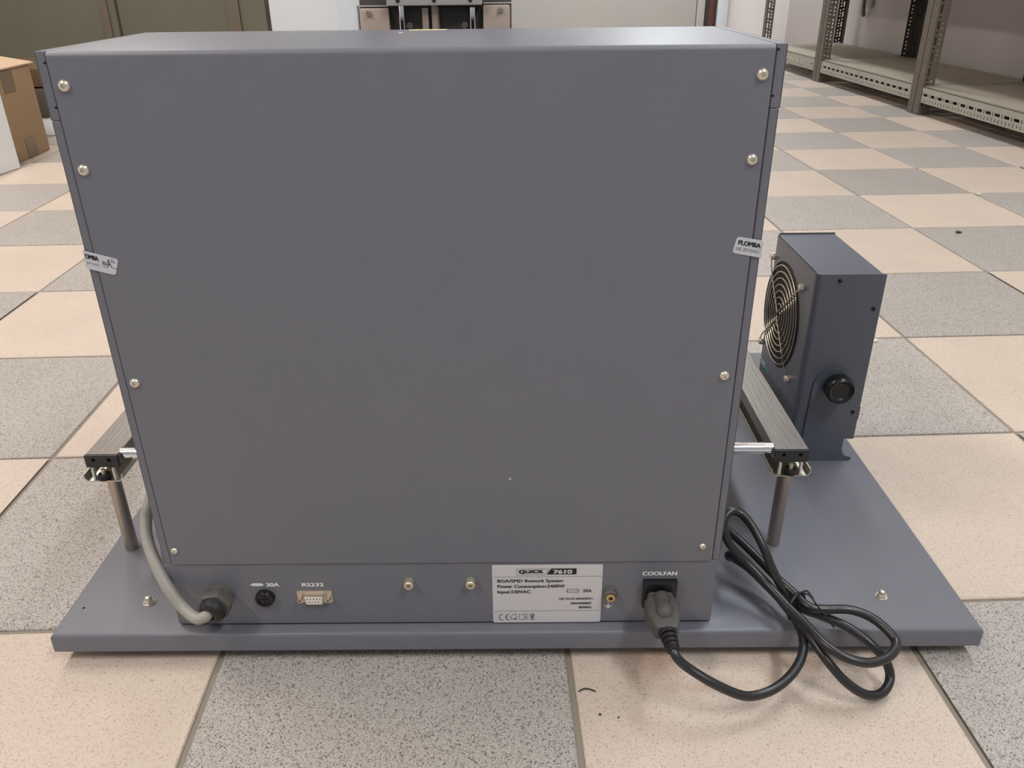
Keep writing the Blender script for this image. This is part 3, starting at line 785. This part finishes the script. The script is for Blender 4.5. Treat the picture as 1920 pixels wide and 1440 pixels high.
bm = bmesh.new(); box(bm, 0.3590, 0.3640, 0.3, 0.3083, 0.30, 0.5550)
for k in range(36): prism(bm, [(0.3640, 0.500 + k * 0.0015), (0.3662, 0.5004 + k * 0.0015), (0.3662, 0.5008 + k * 0.0015), (0.3640, 0.5012 + k * 0.0015)], XZ, 0.3, 0.306)
link('gear_rack', bm, 'bronze_plate', col, smooth=False)
for x in (0.3360, 0.3905):
    bm = bmesh.new(); lathe(bm, (x, 0.3084, 0.5368), (0, -1, 0), [(0, 0.0032), (0.001, 0.0032), (0.001, 0.0014), (0.0002, 0.0014), (0.0002, 0)], 16); link('washer', bm, 'steel', col)
bm = bmesh.new(); box(bm, 0.2905, 0.3085, 0.315, 0.34, 0.5556, 0.72, bev=0.002); link('cable_duct', bm, 'shell_dark', col)

# ------------------------------------------------------------------ power cord of the cooling fan
PC = thing('power_cord', 'black power cord plugged into the fan outlet and bundled with a twist tie', 'cable', MO, MR)
# plug: angled moulded body
pb = bmesh.new()
secs = [(CP - 0.0078, 0.0118, 0.0115, 0.0695), (-0.0005, 0.0120, 0.0115, 0.0695), (-0.0040, 0.0150, 0.0122, 0.0692), (-0.008, 0.0156, 0.0124, 0.069), (-0.018, 0.0150, 0.0118, 0.0685), (-0.027, 0.0128, 0.0105, 0.068), (-0.0345, 0.0104, 0.0092, 0.068), (-0.0362, 0.0092, 0.0080, 0.068)]
PXC = lambda y: 0.5682 + (0.0) * y
ring = []
for (y, hw, hh, zc) in secs:
    ring.append([pb.verts.new((PXC(y) + u, y, v)) for u, v in rrect(-hw, hw, zc - hh, zc + hh * 0.72, min(hw, hh) * 0.35, 4)])
for A, B in zip(ring, ring[1:]):
    for i in range(len(A)): pb.faces.new((A[i], A[(i + 1) % len(A)], B[(i + 1) % len(A)], B[i]))
pb.faces.new(ring[0]); pb.faces.new(list(reversed(ring[-1])))
plug = link('plug', pb, 'plug_black', PC, sharp=50)
# raised finger ridge on the plug's top
bm = bmesh.new()
ry = [0.0030, -0.0005, -0.006, -0.013, -0.019, -0.0245, -0.0268]
rw = [0.0066, 0.0078, 0.0074, 0.0068, 0.0080, 0.0064, 0.0024]
rh = [0.0795, 0.0838, 0.0838, 0.0815, 0.0838, 0.0810, 0.0770]
rg = []
for y, w, h in zip(ry, rw, rh):
    rg.append([bm.verts.new((0.5682 + w * math.cos(math.pi * i / 8), y, 0.0735 + (h - 0.0735) * math.sin(math.pi * i / 8) ** 0.7)) for i in range(9)])
for A, B in zip(rg, rg[1:]):
    for i in range(8): bm.faces.new((A[i], A[i + 1], B[i + 1], B[i]))
bm.faces.new(rg[0]); bm.faces.new(list(reversed(rg[-1])))
for A, B in zip(rg, rg[1:]): bm.faces.new((A[0], B[0], B[8], A[8]))
link('finger_grip', bm, 'plug_black', plug, sharp=50)
bm = bmesh.new()
pr_ = [(0, 0.0078)]
for k in range(4):
    d = 0.0008 + k * 0.0048
    pr_ += [(d, 0.0078 - k * 0.0005), (d + 0.0028, 0.0076 - k * 0.0005), (d + 0.0030, 0.0054), (d + 0.0046, 0.0054)]
pr_ += [(0.0205, 0.0044)]
lathe(bm, (0.5684, -0.0362, 0.068), (0.12, -1, -0.12), pr_, 20); link('strain_relief', bm, 'rubber', plug)
cp = [(0.5690, -0.0450, 0.0665), (0.5705, -0.0530, 0.0655), (0.5735, -0.0590, 0.0610), (0.5829, -0.0614, 0.052), (0.6037, -0.0693, 0.042), (0.6263, -0.0707, 0.03), (0.6406, -0.0687, 0.026), (0.6592, -0.0618, 0.026), (0.6774, -0.0499, 0.03), (0.6904, -0.0355, 0.036), (0.6965, -0.0194, 0.041), (0.6967, -0.0004, 0.044), (0.691, 0.0208, 0.046), (0.6796, 0.0479, 0.05), (0.6664, 0.0652, 0.055), (0.6542, 0.0727, 0.06), (0.6471, 0.0683, 0.066), (0.647, 0.0613, 0.074), (0.6588, 0.05, 0.07), (0.6738, 0.0325, 0.062), (0.6867, 0.0111, 0.056), (0.6965, -0.0068, 0.05), (0.7034, -0.0259, 0.045), (0.713, -0.0426, 0.036), (0.7276, -0.0517, 0.022), (0.745, -0.0557, 0.012), (0.7606, -0.0518, 0.01), (0.7715, -0.0401, 0.014), (0.7694, -0.031, 0.026), (0.7572, -0.0205, 0.038), (0.7404, -0.0058, 0.044), (0.7196, 0.0075, 0.046), (0.7038, 0.0158, 0.048), (0.6893, 0.0279, 0.06), (0.679, 0.0358, 0.078), (0.6714, 0.0463, 0.095), (0.663, 0.0624, 0.108), (0.6537, 0.0732, 0.115), (0.644, 0.0728, 0.117), (0.6382, 0.0683, 0.113), (0.6364, 0.0619, 0.104), (0.643, 0.056, 0.09), (0.6577, 0.0484, 0.076), (0.6736, 0.033, 0.064), (0.6866, 0.0113, 0.057), (0.6981, -0.011, 0.054), (0.7081, -0.0343, 0.052), (0.7245, -0.0477, 0.048), (0.7442, -0.0505, 0.045), (0.7642, -0.0428, 0.045), (0.7753, -0.0288, 0.046), (0.7719, -0.0173, 0.05), (0.7606, -0.0041, 0.054), (0.7435, 0.0035, 0.056), (0.72, 0.0031, 0.057), (0.7065, 0.006, 0.058), (0.6982, 0.021, 0.06), (0.6863, 0.0384, 0.064), (0.674, 0.064, 0.068), (0.6596, 0.0856, 0.074), (0.648, 0.1045, 0.076), (0.640, 0.14, 0.066), (0.641, 0.20, 0.050), (0.66, 0.30, 0.041), (0.70, 0.42, 0.0405), (0.78, 0.49, 0.041), (0.83, 0.48, 0.047)]
bm = bmesh.new(); tube(bm, catmull(cp, 5), 0.0042, 12); link('cord', bm, 'cable_black', PC)
# twist tie round the bundle
bm = bmesh.new()
tc_ = Vector((0.6985, 0.0135, 0.0520)); ax = Vector((0.62, -0.72, 0.1)).normalized(); _, tu, tv = frame(ax)
tube(bm, [tc_ + tu * 0.0135 * math.cos(2 * math.pi * i / 20) + tv * 0.0125 * math.sin(2 * math.pi * i / 20) for i in range(20)], 0.0016, 6, closed=True)
tube(bm, catmull([(0.7025, 0.018, 0.064), (0.708, 0.012, 0.066), (0.713, 0.003, 0.062), (0.720, -0.006, 0.056), (0.726, -0.011, 0.048)], 4), 0.0008, 6)
tube(bm, catmull([(0.7025, 0.018, 0.064), (0.709, 0.020, 0.064), (0.713, 0.013, 0.061)], 4), 0.0009, 6)
link('twist_tie', bm, 'rubber', PC)

# ------------------------------------------------------------------ bench fan standing on the base
FN = thing('bench_fan', 'dark grey box fan with a wire guard standing on the right of the base', 'fan', MO, MR)
X0, X1, YA, YB, Z0, Z1 = 0.7770, 0.8520, 0.2965, 0.4560, 0.0640, 0.2775
CY, CZ, HR = 0.3960, 0.1890, 0.0680
# wrap-round cover: left face with hole, rounded near and far corners
bm = bmesh.new()
R = 0.007; s = 0.0015
def cover(yc, sgn):
    out = []; inn = []
    for i in range(7):
        a = math.pi - (math.pi / 2) * i / 6
        out.append((X0 + R + R * math.cos(a), yc + sgn * (R * math.sin(a) - R)))
        inn.append((X0 + R + (R - s) * math.cos(a), yc + sgn * ((R - s) * math.sin(a) - R)))
    out.append((X1, yc)); inn.append((X1, yc - sgn * s))
    return out + list(reversed(inn))
prism(bm, cover(YA, -1), XY, Z0, Z1); prism(bm, cover(YB, 1), XY, Z0, Z1)
nseg = 64
def edgept(a):
    dy, dz = math.cos(a), math.sin(a)
    ly = (YB - R - CY) if dy > 0 else (CY - YA - R); lz = (Z1 - CZ) if dz > 0 else (CZ - Z0)
    k = min(ly / abs(dy) if abs(dy) > 1e-9 else 1e9, lz / abs(dz) if abs(dz) > 1e-9 else 1e9)
    return (CY + dy * k, CZ + dz * k)
angs = [2 * math.pi * i / nseg for i in range(nseg)]
for cy_, cz_ in ((YB - R, Z1), (YA + R, Z1), (YB - R, Z0), (YA + R, Z0)):
    angs.append(math.atan2(cz_ - CZ, cy_ - CY) % (2 * math.pi))
angs = sorted(angs)
for d0 in (X0, X0 + s):
    O_ = [bm.verts.new((d0,) + edgept(a)) for a in angs]
    I_ = [bm.verts.new((d0, CY + HR * math.cos(a), CZ + HR * math.sin(a))) for a in angs]
    for i in range(len(angs)):
        j = (i + 1) % len(angs); bm.faces.new((O_[i], O_[j], I_[j], I_[i]))
    if d0 == X0: I0 = I_
for i in range(len(angs)):
    j = (i + 1) % len(angs); bm.faces.new((I0[i], I0[j], I_[j], I_[i]))
bmesh.ops.remove_doubles(bm, verts=bm.verts, dist=1e-6)
hs_ = link('housing', bm, 'paint_fan', FN)
bm = bmesh.new(); box(bm, X0 + s, X1 - 0.001, YA + s, YB - s, Z1 - 0.0024, Z1 - 0.0008, bev=0.0005, seg=1); link('top_panel', bm, 'paint_fan', FN)
bm = bmesh.new(); box(bm, X1 - 0.0015, X1, YA + s, YB - s, Z0, Z1 - 0.001); link('right_panel', bm, 'paint_fan', FN)
bm = bmesh.new(); box(bm, X0 + s, X1 - 0.002, YA + s, YB - s, Z0, Z0 + 0.0015); link('bottom_panel', bm, 'paint_fan', FN)
bm = bmesh.new(); box(bm, X0 + 0.004, X1 + 0.0005, YB + 0.0002, YB + 0.0016, Z1 - 0.01, Z1 + 0.0008); link('rear_lip', bm, 'shell_dark', FN)
bm = bmesh.new(); box(bm, X1, X1 + 0.0028, YA, YA + 0.0012, Z0, Z1 - 0.0005); link('front_lip', bm, 'paint_fan', FN)
# fan rotor in the hole
bm = bmesh.new(); lathe(bm, (X0 + 0.012, CY, CZ), (1, 0, 0), [(0, 0.018), (-0.004, 0.021), (0.028, 0.021)][1:], 24); rot = link('rotor', bm, 'blade', FN)
for k in range(7):
    bm = bmesh.new(); n_ = 6; a0 = 2 * math.pi * k / 7; L0 = []; L1 = []
    for i in range(n_ + 1):
        rr = 0.020 + (0.061 - 0.020) * i / n_; tw = 0.35 + 0.1 * i / n_
        for side_, lst in ((-1, L0), (1, L1)):
            a = a0 + side_ * 0.33; lst.append(bm.verts.new((X0 + 0.020 - side_ * 0.007, CY + rr * math.cos(a + 0.15 * i / n_), CZ + rr * math.sin(a + 0.15 * i / n_))))
    for i in range(n_): bm.faces.new((L0[i], L0[i + 1], L1[i + 1], L1[i]))
    bmesh.ops.solidify(bm, geom=list(bm.faces), thickness=0.0015)
    link('blade', bm, 'blade', rot)
bm = bmesh.new()
lathe(bm, (X0 + 0.002, CY, CZ), (1, 0, 0), [(0, HR + 0.002), (0.035, HR - 0.002), (0.035, HR - 0.004), (0.0, HR)], 48); link('shroud', bm, 'shell_dark', FN)
bm = bmesh.new(); lathe(bm, (X0 + 0.045, CY, CZ), (1, 0, 0), [(0, HR + 0.003), (0.001, HR + 0.003)], 40); link('inner_baffle', bm, 'shell_dark', FN)
# wire guard
bm = bmesh.new(); GXp = X0 - 0.0032
guard_r = [0.0065 + 0.0081 * k for k in range(8)]
for k, r_ in enumerate(guard_r):
    tube(bm, [(GXp + 0.0002 * k, CY + r_ * math.cos(2 * math.pi * i / 56), CZ + r_ * math.sin(2 * math.pi * i / 56)) for i in range(56)], 0.0009, 6, closed=True)
wg = link('wire_guard', bm, 'wire', FN)
sc = [(0.4585, 0.2490), (0.3335, 0.2490), (0.4585, 0.1285), (0.3335, 0.1290)]
for (y, z) in sc:
    d = Vector((y - CY, z - CZ)); dl = d.length; d /= dl
    off = Vector((0.0, 0.004 if z > CZ else -0.004))
    bm = bmesh.new()
    tube(bm, [(GXp - 0.0016, CY + d.x * 0.001, CZ + off.y), (GXp - 0.0016, y - d.x * 0.018, z - d.y * 0.018), (X0 - 0.0032, y - d.x * 0.010, z - d.y * 0.010), (X0 - 0.0032, y - d.x * 0.003, z - d.y * 0.003)], 0.0010, 6)
    link('spoke', bm, 'wire', wg)
    bm = bmesh.new(); yy = min(y, YB - 0.0052)
    lathe(bm, (X0, yy, z), (-1, 0, 0), [(0, 0.0046), (0.0035, 0.0046), (0.0055, 0.0036), (0.0062, 0.0018), (0.0045, 0.0014), (0.0045, 0)], 14); link('guard_screw', bm, 'screw_metal', wg)
# small screws on the near side
for x, z in ((0.8031, 0.2700), (0.8470, 0.2360), (0.8473, 0.1019)):
    bm = bmesh.new(); lathe(bm, (x, YA, z), (0, -1, 0), [(0, 0.0024), (0.0016, 0.0022), (0.0022, 0.0012), (0.0012, 0.0008), (0.0012, 0)], 14); link('screw', bm, 'knob_black', FN)
# stand bracket (near side, and its twin on the far side)
def bracket(y0, y1):
    bm = bmesh.new(); cx, cz, rr = 0.8172, 0.1375, 0.0240
    poly = [(0.7780, 0.0345), (0.8530, 0.0345)]
    for i in range(5):
        a = math.radians(-90 + 180 * i / 4); poly.append((0.8535 + 0.0022 * math.cos(a), 0.0367 + 0.0022 * math.sin(a)))
    for i in range(7):
        a = math.radians(-90 - 90 * i / 6); poly.append((0.8535 + 0.0115 * math.cos(a), 0.0505 + 0.0115 * math.sin(a)))
    poly += [(0.8418, 0.0625), (0.8420, 0.10)]
    for i in range(13):
        a = math.radians(0 + 180 * i / 12); poly.append((cx + (rr + 0.0006) * math.cos(a), cz + rr * math.sin(a)))
    poly += [(0.7905, 0.0625)]
    for i in range(7):
        a = math.radians(0 - 90 * i / 6); poly.append((0.7790 + 0.0115 * math.cos(a), 0.0505 + 0.0115 * math.sin(a)))
    poly += [(0.7765, 0.038)]
    prism(bm, poly, XZ, y0, y1); return bm
br = link('stand_bracket', bracket(YA - 0.0022, YA - 0.0004), 'paint_fan', FN)
link('stand_bracket', bracket(YB + 0.0018, YB + 0.0036), 'paint_fan', FN)
bm = bmesh.new(); box(bm, 0.7800, 0.8530, YA - 0.0018, YB + 0.0032, 0.0342, 0.0358); link('stand_foot', bm, 'paint_fan', FN)
bm = bmesh.new()
lathe(bm, (0.8186, YA - 0.0022, 0.1418), (0, -1, 0), [(0, 0.0125), (0.005, 0.0130), (0.007, 0.0165), (0.018, 0.0170), (0.0215, 0.0160), (0.0228, 0.0145), (0.0222, 0.0128), (0.0198, 0.0100), (0.0190, 0.0)], 36); link('knob', bm, 'knob_black', FN)
# rocker switch on the right side, status marks and print on the grille face
bm = bmesh.new(); prism(bm, [(X1, 0.082), (X1 + 0.003, 0.083), (X1 + 0.0055, 0.090), (X1 + 0.0055, 0.106), (X1 + 0.003, 0.112), (X1, 0.113)], XZ, YA + 0.004, YA + 0.024); link('rocker_switch', bm, 'knob_black', FN)
GF = lambda u, w: (X0 - 0.0003, 0.90 - u, w)      # mirrored so that lettering reads from the left side
def gpoly(y0, y1, z0, z1, m, nm):
    b = bmesh.new(); prism(b, [(y0, z0), (y1, z0), (y1, z1), (y0, z1)], YZ, X0 - 0.0003, X0); return link(nm, b, m, FN, smooth=False)
gpoly(0.4285, 0.4520, 0.0980, 0.1040, 'print_white', 'logo_plate')
gpoly(0.4295, 0.4510, 0.0986, 0.1034, 'shell_dark', 'logo_field').location = (-0.0001, 0, 0)
text_mesh('QUICK', 0.90 - 0.4478, 0.90 - 0.4297, 0.0992, 0.1028, 0, 'lettering', 'print_white', FN, bold=0.03, fn=lambda u, w: (X0 - 0.0005, 0.90 - u, w))
gpoly(0.4085, 0.4255, 0.0985, 0.1035, 'print_teal', 'logo_plate')
for y, z in ((0.364, 0.0985), (0.341, 0.0930), (0.319, 0.0950)):
    bm = bmesh.new(); lathe(bm, (X0, y, z), (-1, 0, 0), [(0, 0.0022), (0.001, 0.0020), (0.0014, 0.0)], 12); link('indicator', bm, 'print_grey', FN)
bm = bmesh.new()
tube(bm, [(X0 - 0.0004, 0.3655 + 0.008 * math.cos(math.radians(-50 + 280 * i / 16)), 0.082 + 0.008 * math.sin(math.radians(-50 + 280 * i / 16))) for i in range(17)], 0.0004, 5); link('dial_mark', bm, 'print_grey', FN)

# ------------------------------------------------------------------ bits of dirt on the tiles
def crumb(x, y, s, m, label, cat='debris'):
    bm = bmesh.new()
    bmesh.ops.create_icosphere(bm, subdivisions=1, radius=1)
    for v in bm.verts: v.co = Vector((v.co.x * s * random.uniform(.7, 1.5), v.co.y * s * random.uniform(.6, 1.1), (v.co.z + 0.9) * s * 0.35))
    o = link('debris', bm, m, smooth=False); o.location = (x, y, 0.0); o.rotation_euler = (0, 0, random.uniform(0, 3))
    tag(o, label, cat, 'crumbs of dirt on the tiles')

crumb(0.9386, 0.6509, 0.006, 'debris_light', 'pale crumb on the grey tile just right of the fan')
crumb(0.8401 + 0.20, 0.02, 0.004, 'debris_light', 'yellowish crumb on the grey tile by the right front corner of the base')
crumb(1.6735, 1.6452, 0.008, 'debris_light', 'pale crumb on a beige tile before the shelving')
crumb(1.80, 1.55, 0.007, 'debris_dark', 'dark crumb on a beige tile at the far right')
crumb(1.42, 1.28, 0.008, 'debris_dark', 'dark crumb on the grey tile right of the fan top')
crumb(0.3543, -0.1276, 0.0013, 'debris_dark', 'tiny dark crumb on the front beige tile, left of its twin')
crumb(0.3702, -0.1312, 0.0011, 'debris_dark', 'tiny dark crumb on the front beige tile, right of its twin')
bm = bmesh.new(); tube(bm, catmull([(-0.012, -0.002, 0.0012), (-0.004, 0.002, 0.002), (0.005, 0.001, 0.0016), (0.013, -0.003, 0.0011)], 4), 0.001, 6)
o = link('wood_splinter', bm, 'debris_dark'); o.location = (0.3457, -0.1004, 0); o.scale = (0.62, 0.62, 0.7); tag(o, 'thin dark curved splinter lying on the front beige tile', 'splinter')
